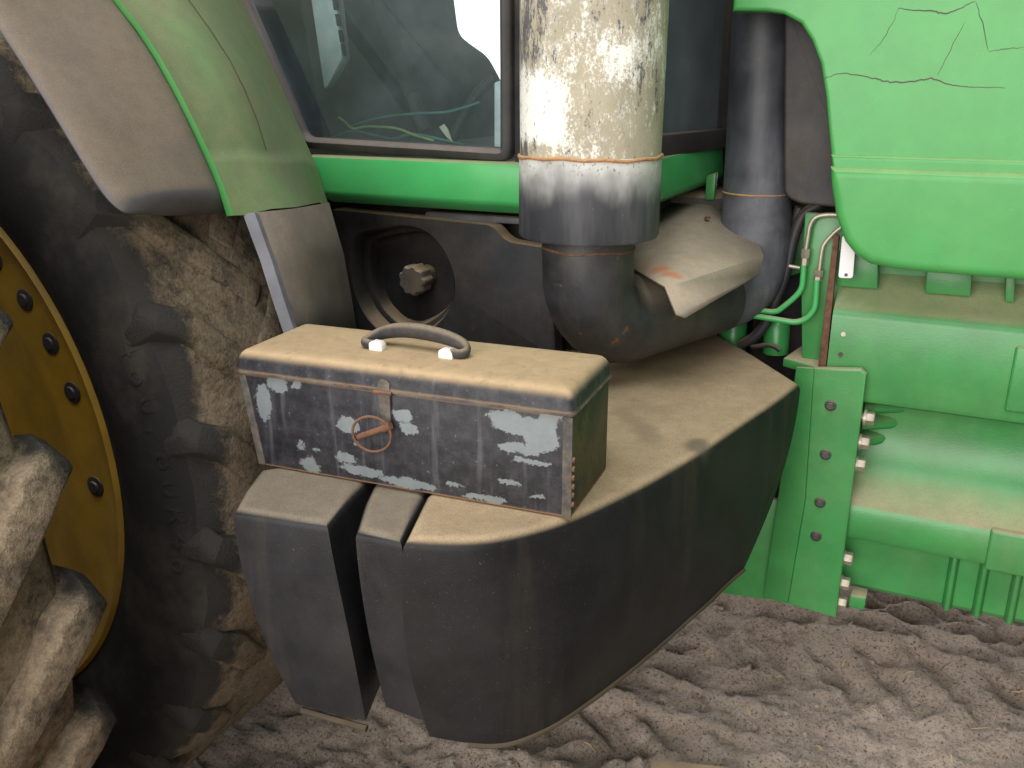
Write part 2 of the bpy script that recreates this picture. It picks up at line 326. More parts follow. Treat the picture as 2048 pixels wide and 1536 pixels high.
def m_ground():
    n = N('trodden_dirt'); a = n.noise(3, 6, .65); b = n.noise(22, 6, .75); c = n.noise(120, 5, .8); d = n.noise(420, 3, .7)
    col = n.mix(n.mr(a, .35, .65), (.46, .35, .275), (.62, .485, .385)); col = n.mix(n.mr(b, .35, .72), col, (.72, .59, .50))
    col = n.mix(n.mr(c, .53, .64), col, (.095, .068, .052)); col = n.mix(n.mr(c, .49, .36), col, (.72, .60, .52))
    col = n.mix(n.mr(n.noise(9, 4, .7, off=(5, 5, 5)), .64, .72, 0, .5), col, (.22, .105, .095))
    col = n.mix(n.mr(d, .58, .68, 0, .8), col, (.68, .57, .48)); col = n.mix(n.mr(d, .42, .33, 0, .7), col, (.09, .07, .06))
    n.bump(n.ma('ADD', n.ma('ADD', n.ma('MULTIPLY', b, .5), c), n.ma('MULTIPLY', d, .5)), .9, .014); return n.out(col, .95, 0, .25)
M_['ground'] = m_ground()
def m_glass(nm='window_glass', lo=.05, hi=.12):
    n = N(nm); n.t.nodes.remove(n.b); g = n.n.new('ShaderNodeBsdfGlossy'); t = n.n.new('ShaderNodeBsdfTransparent'); d = n.n.new('ShaderNodeBsdfDiffuse')
    g.inputs['Roughness'].default_value = .03; t.inputs['Color'].default_value = (.86, .93, .93, 1); d.inputs['Color'].default_value = (.33, .39, .42, 1)  # bluish diffuse paints reflected haze into the pane, along with dust
    fr = n.n.new('ShaderNodeFresnel'); fr.inputs[0].default_value = 1.5
    m1 = n.n.new('ShaderNodeMixShader'); m2 = n.n.new('ShaderNodeMixShader'); o = n.n['Material Output']
    n.lk(n.mr(n.noise(5, 5, .7), .35, .8, lo, hi), m2.inputs[0]); n.lk(fr.outputs[0], m1.inputs[0])
    n.lk(t.outputs[0], m2.inputs[1]); n.lk(d.outputs[0], m2.inputs[2]); n.lk(m2.outputs[0], m1.inputs[1]); n.lk(g.outputs[0], m1.inputs[2]); n.lk(m1.outputs[0], o.inputs[0]); return n.m
M_['glass'] = m_glass(); M_['glass_dust_reflect'] = m_glass('dust_and_reflection_glass', .35, .55)  # second pane: stronger painted grey reflection over its dust
M_['seat'] = dusty('dark_seat_fabric', (.022, .024, .026), .85, floor=.03, amt=.2, bump=.5)
M_['floor'] = dusty('cab_floor_mat', (.04, .04, .035), .85, dust=(.16, .15, .10), amt=.8)
M_['pale'] = dusty('pale_blue_grey', (.85, .93, .95), .5, amt=.1, floor=.03)
M_['wire_yellow'] = dusty('yellow_green_wire', (.42, .55, .16), .5, amt=.2); M_['wire_teal'] = dusty('teal_wire', (.05, .26, .22), .5, amt=.2)
M_['paper'] = dusty('cream_scrap', (.75, .66, .5), .8, amt=.2); M_['straw'] = dusty('straw', (.55, .42, .22), .8, amt=.2, floor=0)
M_['card'] = dusty('brown_card', (.42, .30, .18), .85, amt=.3)
def m_sky():
    n = N('bright_sky'); n.t.nodes.remove(n.b); e = n.n.new('ShaderNodeEmission'); e.inputs[0].default_value = (.98, .99, 1, 1); e.inputs[1].default_value = 2.4
    n.lk(e.outputs[0], n.n['Material Output'].inputs[0]); return n.m
M_['sky'] = m_sky()

# ------------------------------------------------------------------ setting
def axis(lo, hi, a, b, fine, coarse):
    xs = [a]; 
    while xs[-1] < b: xs.append(xs[-1]+fine)
    s = fine; x = xs[-1]
    while x < hi: s = min(s*1.35, coarse); x += s; xs.append(x)
    s = fine; x = xs[0]; pre = []
    while x > lo: s = min(s*1.35, coarse); x -= s; pre.append(x)
    return pre[::-1]+xs
def ground_h(x, y):
    p = Vector((x, y, 0))
    w = noise.noise(p*1.7)*.16; yy = y+w*.6
    h = .030*noise.fractal(p*2.2, .8, 2, 4)
    h += .016*(1-abs(noise.noise(p*5.0+Vector((3, 1, 0))))*2)
    rut = 0
    for yc, wd in ((1.78, .16), (2.28, .18), (2.78, .2)):          # tyre ruts along the tractor
        t = (yy-yc)/wd
        if abs(t) < 1:
            k = (1-t*t); s = math.sin((x*1.0 + abs(t)*wd*.95+noise.noise(p*2.3)*.06)*2*math.pi/.17)
            rut += k*(-.028 + .034*max(-.5, s))
        rut += .026*math.exp(-((abs(t)-1.05)/.14)**2)
    h += rut*min(1, max(.25, .7+noise.noise(p*1.3+Vector((7, 2, 0)))*1.2))
    c = noise.noise(p*11); h += .011*(abs(c)**1.0)*(1 if c > 0 else -1.4); c = noise.noise(p*15+Vector((8, 3, 0))); h -= .016*max(0, c-.18); c = noise.noise(p*24); h += .010*c*abs(c)*3 + .007*noise.fractal(p*38, .9, 2, 3)
    return h - .03
xs = axis(-9, 8, -1.35, .62, .0085, 1.2); ys = axis(-3, 12, .95, 3.05, .0095, 1.2)
V = [(x, y, ground_h(x, y)) for x in xs for y in ys]; ny = len(ys)
F = [(i*ny+j, (i+1)*ny+j, (i+1)*ny+j+1, i*ny+j+1) for i in range(len(xs)-1) for j in range(ny-1)]
tag(mk('ground', V, F, M_['ground'], ang=80), kind='structure')
m = MB().add(*box(-14, 3, 9.0, 9.05, -.5, 7)); tag(m.build('sky', M_['sky'], smooth=False), kind='structure')

# ------------------------------------------------------------------ tractor
T = empty('tractor', (-.9, 2.4, 0), 'green and black farm tractor with yellow dual rear wheels and a side exhaust stack', 'tractor')
WX, WZ = -1.876, .873
# ---- wheels
TR = .915
def tyre_profile(side_only=False):
    h = [(-.145, .60), (-.165, .63), (-.195, .68), (-.210, .74), (-.208, .79), (-.198, .83), (-.172, .86), (-.10, .874), (0, .878)]
    return h+[(-a, b) for a, b in h[-2::-1]]
def make_tyre(yc, matT, fill):
    prof = tyre_profile(); rings = []; n = 220
    for k in range(n):
        a = 2*math.pi*k/n; c, s = math.cos(a), math.sin(a); row = []
        for i, (h, r) in enumerate(prof):
            p = Vector((WX+r*c, yc+h, WZ+r*s))
            if 4 < i < 12: r = r+fill*max(0, noise.noise(p*7)+.45)+.007*noise.noise(p*24)   # mud packed between the lugs
            row.append((WX+r*c, yc+h, max(WZ+r*s, -.012)))
        rings.append(row)
    V, F = loft(rings, closed=False, cap=False, loop=True)
    o = mk('tyre', V, F, M_['sidewall'], T, ang=60); o.data.materials.append(matT)
    np_ = len(prof)
    for f in o.data.polygons:
        cy = sum(o.data.vertices[i].co.y for i in f.vertices)/len(f.vertices)-yc
        rr = max(math.hypot(o.data.vertices[i].co.x-WX, o.data.vertices[i].co.z-WZ) for i in f.vertices)
        if abs(cy) < .203 and rr > .835: f.material_index = 1
    return o
def lug_mesh(sg, seed, bev=.0032, ang=35):
    rings = []; K = 12; rnd = random.Random(seed)
    for i in range(K+1):
        t = i/K; y = sg*(.207-.222*t); th = -(.262*t**.95)
        top = TR-.002; wt = .024+.004*(1-t); wb = .038+.005*(1-t); base = .855
        if i == 0: top, base, y = .868, .80, sg*.222
        if i == 1: top, base, y = .900, .82, sg*.213
        wd = (math.cos(R(45)), -sg*math.sin(R(45)))
        ring = []
        for rr, w in ((base, -wb), (top-.005, -wt-.0015), (top, -wt+.004), (top+.001, -.008), (top+.001, .008), (top, wt-.004), (top-.005, wt+.0015), (base, wb)):
            j = .0012*rnd.uniform(-1, 1); rr += j*.6
            a = th + wd[0]*(w+j)/TR; yy = y + wd[1]*(w+j)
            if i < 2: yy = sg*min(abs(yy), .222)
            ring.append((rr*math.cos(a), yy, rr*math.sin(a)))
        rings.append(ring)
    V, F = loft(rings, closed=False, cap=False)
    n = 8; F.append(tuple(range(n))); F.append(tuple(range(K*n, K*n+n)))
    me = bpy.data.meshes.new('lug'); me.from_pydata(V, [], F)
    bm = bmesh.new(); bm.from_mesh(me); bmesh.ops.recalc_face_normals(bm, faces=bm.faces)
    if bev: bmesh.ops.bevel(bm, geom=[e for e in bm.edges if len(e.link_faces) == 2 and e.calc_face_angle(0) > R(28)], offset=bev, segments=2, affect='EDGES', profile=.5, clamp_overlap=True)
    bm.to_mesh(me); bm.free()
    me.shade_smooth(); me.set_sharp_from_angle(angle=R(ang)); me.materials.append(M_['lug']); return me
LUGI = {1: [lug_mesh(1, s, .008, 89) for s in range(4)], -1: [lug_mesh(-1, s+9, .008, 89) for s in range(4)]}
LUG = {1: [lug_mesh(1, s) for s in range(4)], -1: [lug_mesh(-1, s+9) for s in range(4)]}
PITCHL = 360/28
def lugs(yc, tyre, phase, mat=None):
    for k in range(28):
        for sg in (1, -1):
            a = phase+PITCHL*k+(0 if sg > 0 else PITCHL/2)
            aa = (a+180) % 360-180
            if math.sin(R(aa)) < -.9: continue              # pressed flat under the tyre
            o = bpy.data.objects.new('lug', (LUGI if mat else LUG)[sg][k % 4]); COL.objects.link(o)
            o.location = (WX, yc, WZ); o.rotation_euler = (0, -R(a), 0); par(o, tyre)
            if mat: o.scale = (.972, .925, .972); par(o, tyre); o.material_slots[0].link = 'OBJECT'; o.material_slots[0].material = mat
YI, YO = 1.15, .50
inner = make_tyre(YI, M_['tread'], .030); lugs(YI, inner, 5.0, M_['lug_inner'])
outer = make_tyre(YO, M_['tread_outer'], .012); lugs(YO, outer, 2.4)
# raised size lettering on the sidewall
def side_y(r):
    P = tyre_profile()[:8]
    for (a, b), (c, d) in zip(P, P[1:]):
        if b <= r <= d: return a+(c-a)*(r-b)/(d-b)
    return -.2
for i, ch in enumerate('480/80R46'):
    cu = bpy.data.curves.new('t', 'FONT'); cu.body = ch; cu.size = .062; cu.extrude = .0018; cu.align_x = 'CENTER'
    to = bpy.data.objects.new('t', cu); COL.objects.link(to); bpy.context.view_layer.update()
    ev = to.evaluated_get(bpy.context.evaluated_depsgraph_get()); me = ev.to_mesh()
    a = R(21.2-3.4*i); er = Vector((math.cos(a), 0, math.sin(a))); et = Vector((math.sin(a), 0, -math.cos(a))); c = Vector((WX, 0, WZ)); VV = []
    for v in me.vertices:
        r_ = .782+v.co.y; q = c+er*r_+et*v.co.x; q.y = YI+side_y(r_)-v.co.z; VV.append(q)
    FF = [tuple(p.vertices) for p in me.polygons]; ev.to_mesh_clear(); bpy.data.objects.remove(to)
    mk('raised_character', VV, FF, M_['sidewall'], inner, smooth=False, weld=True)
for yc, nm in ((YI+.035, 0), (YO-.035, 1)):
    prof = [(-.186, .609), (-.194, .602), (-.186, .592), (-.172, .578), (-.160, .555), (-.148, .52), (-.146, .44), (-.138, .41), (-.122, .36), (-.112, .26), (-.11, .17), (-.13, .14), (-.13, .02)]
    if nm: prof = [(.186, .609), (.194, .602), (.19, .588), (.15, .57), (.05, .55), (.03, .2), (.0, .14), (-.1, .10)]
    m = MB().add(*lathe(prof, WX, yc, WZ, 'Y', 120)); rim = m.build('rim', M_['yellow'], T, ang=35)
    if not nm:
        for a in (49.3, 38.5, 28.1, 17.1, -4.3):
            ca, sa = math.cos(R(a)), math.sin(R(a))
            b = MB().add(*lathe([(0, .0205), (-.0025, .0200), (-.004, .017), (-.0042, .012), (-.0075, .0105), (-.0078, 0)], WX+.497*ca, yc-.148, WZ+.497*sa, 'Y', 20)); b.build('bolt', M_['bolt_dark'], rim)
MB().add(*tube([(WX, .2, WZ), (WX, 2.2, WZ)], .095, 24)).build('axle', M_['black'], T)
# ---- hidden mass of the machine
MB().add(*box(-2.7, -.45, 2.12, 2.75, .5, 1.3)).build('transmission', M_['black'], T, bevel=.03)
MB().add(*box(-.42, 1.6, 2.16, 2.7, .46, 1.95)).build('engine', M_['black'], T, bevel=.03)
# ---- chassis side frame
X0, X1 = -.207, 1.6
prof = [(2.06, 1.26), (2.035, 1.25), (2.035, 1.165), (2.02, 1.15), (1.965, 1.102), (1.954, 1.092), (1.95, 1.08), (1.95, .915), (1.954, .903), (1.966, .896), (2.03, .888), (2.05, .872), (2.055, .84), (2.05, .79), (2.035, .745), (2.005, .706), (1.962, .672), (1.948, .662), (1.943, .650), (1.943, .592), (1.948, .583), (1.96, .58), (2.0, .578), (2.005, .57), (2.005, .44), (2.015, .428), (2.3, .425)]
rings = [[(X0+.0, y+.06, z) for y, z in prof]] + [[(x, y, z) for y, z in prof] for x in (X0, X0+.004, -.05, .2, .5, 1.0, X1)]
fr = mk('side_frame', *loft(rings, closed=False, cap=False), M_['green_cast'], T, ang=30)
def gbox(name, pts, y0, y1, mat, parent, bev=.003):   # box from photo corners on a plane
    P = [xz(p, y0) for p in pts]; V, F = loft([[(x, y0, z) for x, z in P], [(x, y1, z) for x, z in P]]); return mk(name, V, F, mat, parent, bevel=bev)
for pts in ([(1676, 505), (1757, 512), (1755, 579), (1672, 572)], [(1853, 535), (1945, 545), (1941, 594), (1850, 586)], [(2012, 545), (2032, 548), (2028, 606), (2010, 604)]):
    gbox('rib', pts, 1.985, 2.05, M_['green_cast'], fr)
for x in (.098, .158, .222, .29, .36, .43):
    m = MB().add(*loft([[(x-.011, 2.004, z), (x-.004, 1.988, z), (x+.004, 1.988, z), (x+.011, 2.004, z)] for z in (.574, .50, .43)])); m.build('rib', M_['green_cast'], fr, bevel=.002)
m = MB().add(*box(.152, 1.6, 1.936, 1.99, .575, .668)); m.build('rib', M_['green_cast'], fr, bevel=.006, seg=3)
m = MB().add(*box(.137, 1.6, 1.943, 1.96, .925, 1.06)); m.build('raised_panel', M_['green_cast'], fr, bevel=.006, seg=3)
for z in (.868, .828, .788):              # cast bosses behind the bolts
    a, b = [], []
    for k in range(9):
        t = math.pi*k/8; a.append((-.125, 2.06-.060*math.sin(t), z+.0185*math.cos(t))); b.append((-.035-.02*(.880-z)/.05, 2.066-.012*math.sin(t), z+.014*math.cos(t)))
    mk('boss', *loft([a, b]), M_['green_clean'], fr, bevel=.002)
# ---- bracket plate
YB = 1.922
main = [xz(p, YB) for p in [(1628, 737), (1722, 739), (1733, 749), (1672, 1236), (1575, 1208), (1610, 1000)]]
m = MB().add(*plate(main, YB, .016, .003, 2)); br = m.build('bracket_plate', M_['green_cast'], T)
fl = [(1628, 737), (1590, 735), (1580, 760), (1568, 900), (1520, 1080), (1530, 1197), (1575, 1208), (1610, 1000)]
q0 = [at(*p, 'Y', YB+.002) for p in (fl[0], fl[7], fl[6])]; q1 = [at(*p, 'Y', YB+.022) for p in ((1592, 735), (1555, 1000), (1526, 1196))]
V, F = loft([[q0[i], q0[i]+Vector((0, .012, 0)), q1[i]+Vector((0, .012, 0)), q1[i]] for i in range(3)]); mk('side_flange', V, F, M_['green_cast'], br, bevel=.002)
for p in ((1661, 811), (1651, 909), (1640, 1005), (1632, 1072)):
    q = at(*p, 'Y', YB); m = hexbolt((q.x, YB, q.z), (0, -1, 0), .0085, .007, False); m.add(*lathe([(0, .0125), (-.003, .0115), (-.004, .0095)], q.x, YB, q.z, 'Y', 18)); m.build('bolt', M_['bolt_dark'], br)
for p in ((1737, 838), (1727, 886), (1719, 930), (1694, 1118), (1688, 1168), (1682, 1206)):
    q = at(*p, 'Y', 1.95); m = hexbolt((q.x-.010, 1.954, q.z), (1, 0, 0), .0150, .022); m.add(*tube([(q.x-.04, 1.954, q.z), (q.x-.008, 1.954, q.z)], .010, 14)); m.build('bolt', M_['steel'], br)
gbox('stop_tab', [(1700, 1190), (1733, 1196), (1728, 1222), (1696, 1214)], 1.955, 2.0, M_['green_cast'], br, .004)
gbox('lower_gusset', [(1480, 1000), (1560, 1000), (1534, 1200), (1440, 1186)], 1.972, 1.99, M_['green_cast'], T)
# ---- green web above the bracket, boss castings and hydraulic lines
gbox('web_plate', [(1610, 425), (1700, 432), (1690, 560), (1640, 736), (1604, 730), (1602, 560)], 2.0, 2.02, M_['green_cast'], T)
V, F = loft([[at(1566, 716, 'Y', 1.99), at(1604, 690, 'Y', 2.06), at(1640, 690, 'Y', 2.06), at(1650, 738, 'Y', 1.965)], [p-Vector((0, 0, .02)) for p in (at(1566, 716, 'Y', 1.99), at(1604, 690, 'Y', 2.06), at(1640, 690, 'Y', 2.06), at(1650, 738, 'Y', 1.965))]])
mk('shelf_plate', V, F, M_['green_cast'], T, bevel=.003)
gbox('end_plate', [(1667, 470), (1678, 472), (1652, 735), (1636, 733)], 1.957, 1.975, M_['rust'], T, .002)
for (x, y0, y1, rr) in ((1555, 640, 705, .030), (1468, 630, 700, .032)):
    a, b = at(x, y0, 'Y', 2.1), at(x-4, y1, 'Y', 2.1); m = MB().add(*tube([a, a.lerp(b, .1), b], [rr*.8, rr, rr], 20)); m.build('casting_boss', M_['green_cast'], T)
gbox('engine_cover', [(1560, 430), (1625, 430), (1620, 540), (1555, 560)], 2.12, 2.16, M_['green_cast'], T)
def px_tube(name, pts, Y, r, mat, n=12, sub=6, parent=None):
    P = [at(p[0], p[1], 'Y', p[2] if len(p) > 2 else Y) for p in pts]; return MB().add(*tube(cr(P, sub), r, n)).build(name, mat, parent or T)
def fitting(pts, Y, r):
    a, b = [at(*p, 'Y', Y) for p in pts]; d = (b-a); m = hexbolt(a, d, r, d.length*.62, False)
    c = a+d*.62; m.add(*tube([c, b], r*.85, 6)); return m
l1 = px_tube('hydraulic_line', [(1680, 430), (1650, 430), (1630, 436), (1620, 452), (1616, 475), (1611, 505)], 1.985, .0048, M_['steel'])
fitting([(1613, 493), (1609, 530)], 1.985, .0095).build('pipe_fitting', M_['steel'], T)
px_tube('hydraulic_line', [(1608, 528), (1606, 555), (1603, 575), (1592, 592), (1565, 615), (1550, 623), (1520, 621), (1440, 613)], 1.985, .0062, M_['green'])
px_tube('hydraulic_line', [(1685, 452), (1668, 466), (1650, 486), (1644, 502), (1638, 545)], 1.98, .0045, M_['steel'])
fitting([(1639, 537), (1635, 562)], 1.98, .0105).build('pipe_fitting', M_['steel'], T)
px_tube('hydraulic_line', [(1634, 560), (1632, 592), (1628, 618), (1612, 637), (1590, 644), (1560, 640), (1510, 632), (1440, 622)], 1.975, .0066, M_['green'])
px_tube('hose', [(1640, 408), (1612, 425), (1596, 450), (1584, 490), (1572, 545), (1555, 590), (1535, 640), (1510, 672), (1480, 690)], 2.05, .012, M_['hose'], 14)
px_tube('hose', [(1600, 415), (1580, 470), (1560, 560), (1545, 600)], 2.09, .012, M_['hose'], 14)
px_tube('hose', [(1536, 640), (1500, 690), (1540, 690), (1560, 700)], 2.07, .006, M_['hose'], 10)
px_tube('hose_clamp', [(1578, 532), (1600, 536)], 2.03, .004, M_['steel'], 8, 2)
tg = plate(roundpoly([xz(p, 1.945) for p in [(1685, 470), (1712, 480), (1706, 556), (1677, 555)]], .006), 1.941, .002, .0006, 2)
tgo = MB().add(*tg).build('white_tag', M_['white'], T)
q = at(1692, 550, 'Y', 1.94); MB().add(*tube([(q.x, 1.9405, q.z), (q.x, 1.944, q.z)], .0035, 12)).build('rivet', M_['bolt_dark'], tgo)
for p, mt in (((1687, 668), 'paper'), ((1681, 709), 'bolt_dark')):
    q = at(*p, 'Y', 1.949); MB().add(*tube([(q.x, 1.947, q.z), (q.x, 1.955, q.z)], .005, 12)).build('rivet', M_[mt], fr)
# ---- hood side panel
rear = [(1462, 22), (1530, 22), (1565, 27), (1600, 46), (1622, 80), (1640, 128), (1650, 190), (1657, 270), (1663, 370), (1672, 430), (1690, 482), (1712, 510), (1740, 527), (1790, 538), (1860, 545)]
hr = [xz(p, 1.88) for p in rear]
zl = hr[-1][1]
low = [p for p in hr if p[1] < 1.395]; hi_ = [p for p in hr if p[1] > 1.40]
xl = lambda z: next(a[0]+(b[0]-a[0])*(z-a[1])/(b[1]-a[1]) for a, b in zip(hr, hr[1:]) if b[1] <= z <= a[1])
lowP = [(xl(1.394), 1.394)]+low+[(X1, zl-.002), (X1, 1.394)]
midP = [(xl(1.416)+.002, 1.416), (xl(1.36)+.006, 1.36), (X1, 1.36), (X1, 1.416)]
upP = hi_+[(xl(1.40)+.002, 1.40), (X1, 1.40), (X1, 2.15), (hr[0][0]-.0, 2.15)]
m = MB().add(*plate(lowP, 1.868, .07, .016, 5)).add(*plate(midP, 1.880, .05, .007, 4)).add(*plate(upP, 1.889, .06, .007, 4))
hood = m.build('hood_panel', M_['green_hood'], T, ang=40)
def crack(pts, r=.0011):
    rr = random.Random(len(pts)); P = []
    for a, b in zip(pts, pts[1:]):
        for k in range(5): t = k/5; P.append(at(a[0]+(b[0]-a[0])*t+rr.uniform(-1.5, 1.5), a[1]+(b[1]-a[1])*t+rr.uniform(-1.5, 1.5), 'Y', 1.8889))
    P.append(at(*pts[-1], 'Y', 1.8889)); n = len(P)
    MB().add(*tube(P, [r*(.35+.65*math.sin(math.pi*(k+.8)/(n+.6))) for k in range(n)], 5)).build('crack', M_['bolt_dark'], hood)
crack([(1648, 157), (1680, 146), (1735, 153), (1760, 160), (1785, 165), (1830, 163), (1862, 156), (1895, 168), (1925, 173), (2010, 176)], .0013)
crack([(1795, 16), (1830, 20), (1868, 22), (1890, 28), (1920, 16), (1950, 3)], .0013)
crack([(1953, 5), (1964, 45), (1976, 100)], .0008); crack([(1930, 45), (1900, 100), (1875, 150)], .0006)
crack([(1978, 103), (2010, 98), (2048, 94)], .0007); crack([(1797, 20), (1783, 50), (1765, 80), (1740, 110)], .0005)
flap = roundpoly([xz(p, 1.965) for p in [(1568, 10), (1730, 10), (1730, 420), (1600, 408), (1568, 392)]], [.01, .01, .01, .03, .02])
MB().add(*plate(flap, 1.965, .02, .005, 3)).build('rubber_flap', M_['plastic_plain'], T)
# ---- exhaust
SX, SY = -.605, 1.55
PZ = 1.102; S0 = Vector((SX, SY, PZ)); E0 = Vector((-.405, 2.05, PZ+.01)); dv = (E0-S0).normalized()
elb = [Vector((SX, SY, z)) for z in (1.33, 1.27, 1.25)]
rb = .085
for k in range(1, 9):
    a = k/9*math.pi/2; rc = .115; elb.append(Vector((SX, SY, PZ+rc)) + dv*rc*(1-math.cos(a)) - Vector((0, 0, rc*math.sin(a))) )
elb += [S0+dv*.125, S0+dv*.3, S0+dv*.40]
pipe = MB().add(*tube(elb, [rb]*2+[rb*1.0]*(len(elb)-2), 40)).build('exhaust_pipe', M_['pipe'], T, ang=60)
MB().add(*tube([(SX+rb*1.0*math.cos(a), SY+rb*1.0*math.sin(a), 1.262+.0015*math.sin(5*a)) for a in (2*math.pi*k/48 for k in range(48))], .0022, 6, closed=True)).build('weld_bead', M_['rust'], pipe)
wx = Vector((dv.y, -dv.x, 0)); P = []
for k in range(14):                       # long seam down the elbow
    t = k/13; a = t*math.pi/2*.75; c = Vector((SX, SY, PZ+.115))+dv*.115*(1-math.cos(a))-Vector((0, 0, .115*math.sin(a)))
    ax_ = (dv*math.sin(a)-Vector((0, 0, 1))*math.cos(a)); 
    side = Vector((-.30, -.954, 0)); side = (side-ax_*side.dot(ax_)).normalized(); P.append(c+side*(rb+.0003)+Vector((random.uniform(-.002, .002), 0, 0)))
P = [P[0]+Vector((0, 0, .03))]+P
sm = MB().add(*lathe([(1.283, .0), (1.283, .11), (1.285, .1255), (1.289, .128), (1.424, .1275), (1.429, .1265)], SX, SY, 0, 'Z', 96)); 
coll = sm.build('stack_collar', M_['collar'], T, ang=50)
sm = MB().add(*lathe([(1.42, .1255), (1.60, .1265), (1.9, .127), (2.6, .127), (2.62, .11), (2.62, .0)], SX, SY, 0, 'Z', 96)); stack = sm.build('exhaust_stack', M_['stack'], T, ang=50)
MB().add(*tube([(SX+.1273*math.cos(a), SY+.1273*math.sin(a), 1.427+.0015*math.sin(3*a)+  .001*math.sin(11*a)) for a in (2*math.pi*k/96 for k in range(96))], .0032, 8, closed=True)).build('weld_bead', M_['weld'], stack)
# riser pipe beneath the hood
riser = [E0-dv*.14, E0-dv*.08, E0-dv*.03+Vector((0, 0, .012)), E0+Vector((.0, 0, .05)), Vector((-.402, 2.06, 1.24)), Vector((-.407, 2.06, 1.32)), Vector((-.415, 2.06, 1.50)), Vector((-.425, 2.06, 1.70)), Vector((-.425, 2.06, 1.9))]
ris = MB().add(*tube(cr(riser, 4), [.082]*16+[.078-.00125*k for k in range(17)], 32)).build('riser_pipe', M_['pipe2'], T, ang=60)
MB().add(*tube([(-.408+.0725*math.cos(a), 2.06+.0725*math.sin(a), 1.318) for a in (2*math.pi*k/40 for k in range(40))], .0022, 6, closed=True)).build('weld_bead', M_['weld'], ris)
# heat shield over the pipe
def zz(x, y, z): return at(x, y, 'Z', z)
A = [zz(1270, 520, 1.205), zz(1268, 470, 1.24), zz(1300, 398, 1.285), zz(1412, 386, 1.285)]
top = [zz(1268, 537, 1.198), zz(1268, 450, 1.245), zz(1330, 392, 1.285), zz(1395, 384, 1.292), zz(1425, 393, 1.288), zz(1515, 480, 1.222), zz(1527, 512, 1.205), zz(1366, 566, 1.195), zz(1330, 572, 1.196)]
low_ = [zz(1527, 512, 1.205), zz(1519, 548, 1.178), zz(1372, 634, 1.150), zz(1353, 628, 1.152), zz(1330, 575, 1.196), zz(1366, 566, 1.195)]
V = top+[low_[1], low_[2], low_[3]]
F = [(0, 1, 2, 3, 4, 5, 6, 7, 8), (6, 9, 10, 11, 8, 7)]
sh = mk('heat_shield', V, F, M_['shield'], T, ang=25)
md = sh.modifiers.new('thick', 'SOLIDIFY'); md.thickness = .004; md.offset = -1
m = MB()
for p in ((1473, 480, 1.225), (1415, 437, 1.262)):
    q = zz(*p); m = hexbolt(q, (-.1, -.2, 1), .006, .005); m.build('bolt', M_['rust'], sh)
# ---- fuel tank
ZT, ZB = .98, .645
topo = [(-.235, 1.785), (-.256, 1.66), (-.28, 1.548), (-.301, 1.444), (-.322, 1.344), (-.358, 1.21), (-.387, 1.122), (-.419, 1.042), (-.449, .99), (-.483, .948), (-.512, .925), (-.542, .909), (-.572, .897), (-.598, .887), (-.644, 1.02), (-.655, 1.3), (-.66, 1.7), (-.66, 2.1), (-.50, 2.12), (-.36, 1.95)]
boto = [(-.281, 1.60), (-.298, 1.53), (-.314, 1.45), (-.330, 1.385), (-.346, 1.316), (-.370, 1.22), (-.392, 1.144), (-.418, 1.065), (-.440, 1.012), (-.470, .966), (-.497, .944), (-.530, .931), (-.558, .924), (-.588, .918), (-.63, 1.04), (-.645, 1.3), (-.65, 1.6), (-.65, 1.9), (-.50, 1.92), (-.36, 1.75)]
def soft(P, k):
    Q = cr([Vector((x, y, 0)) for x, y in P[:k]], 3); return [(q.x, q.y) for q in Q]+P[k:]
NC = 13
topo = soft(topo, NC); boto = soft(boto, NC)
def tank(name, topo, boto, rad, bulge, mat, sub=1, zt=ZT, zb=ZB):
    rings = [[(x, y, zt) for x, y in inset(topo, rad+.004)]]; n = 5
    for k in range(n+1):
        a = k/n*math.pi/2; rings.append([(x, y, zt-rad*(1-math.sin(math.pi/2-a))) for x, y in inset(topo, rad*(1-math.sin(a)))])
    for k in range(1, 12):
        t = k/11; b = math.sin(math.pi*min(1, t*1.0))*bulge
        ring = []
        for (x, y), (u, v) in zip(topo, boto): ring.append((x+(u-x)*t**1.25, y+(v-y)*t**1.25, zt-rad-(zt-rad-zb)*t))
        ring = [(p[0], p[1], q[2]) for p, q in zip(inset([(a, b_) for a, b_, c in ring], -b), ring)]; rings.append(ring)
    return mk(name, *loft(rings), mat, T, ang=50)
tk = tank('fuel_tank', topo, boto, .017, .010, M_['plastic'])
lip = [(x, y) for x, y in boto[:14]]
m = MB().add(*tube([(x, y, ZB-.003) for x, y in boto[:34]], .004, 8)); m.build('tank_lip', M_['lip'], tk)
st_t = [(-.6005, .889), (-.674, .887), (-.714, .964), (-.738, 1.02), (-.748, 1.25), (-.666, 1.25), (-.648, 1.03), (-.6285, .97)]
st_b = [(-.599, .928), (-.671, .930), (-.700, .985), (-.72, 1.03), (-.73, 1.25), (-.66, 1.25), (-.64, 1.04), (-.625, .99)]
tank('step_strip', st_t, st_b, .015, .003, M_['plastic_block'], zt=ZT-.003, zb=.66)
bl_t = [(-.713, .879), (-.78, .868), (-.862, .857), (-.893, .912), (-.925, .985), (-.905, 1.01), (-.87, 1.03), (-.80, 1.2), (-.76, 1.2), (-.752, 1.06), (-.738, .975)]
bl_b = [(-.692, .906), (-.75, .896), (-.812, .891), (-.838, .935), (-.86, .99), (-.855, 1.02), (-.84, 1.05), (-.78, 1.2), (-.74, 1.2), (-.735, 1.06), (-.718, .98)]
bk = tank('tank_step_block', bl_t, bl_b, .014, .008, M_['plastic_block'])
m = MB().add(*tube([(-.805, .896, .632), (-.69, .905, .632)], .005, 8)); m.build('lower_lip', M_['lip'], bk)
MB().add(*box(-.80, -.50, 1.05, 2.1, .655, .955)).build('tank_saddle', M_['black'], T)
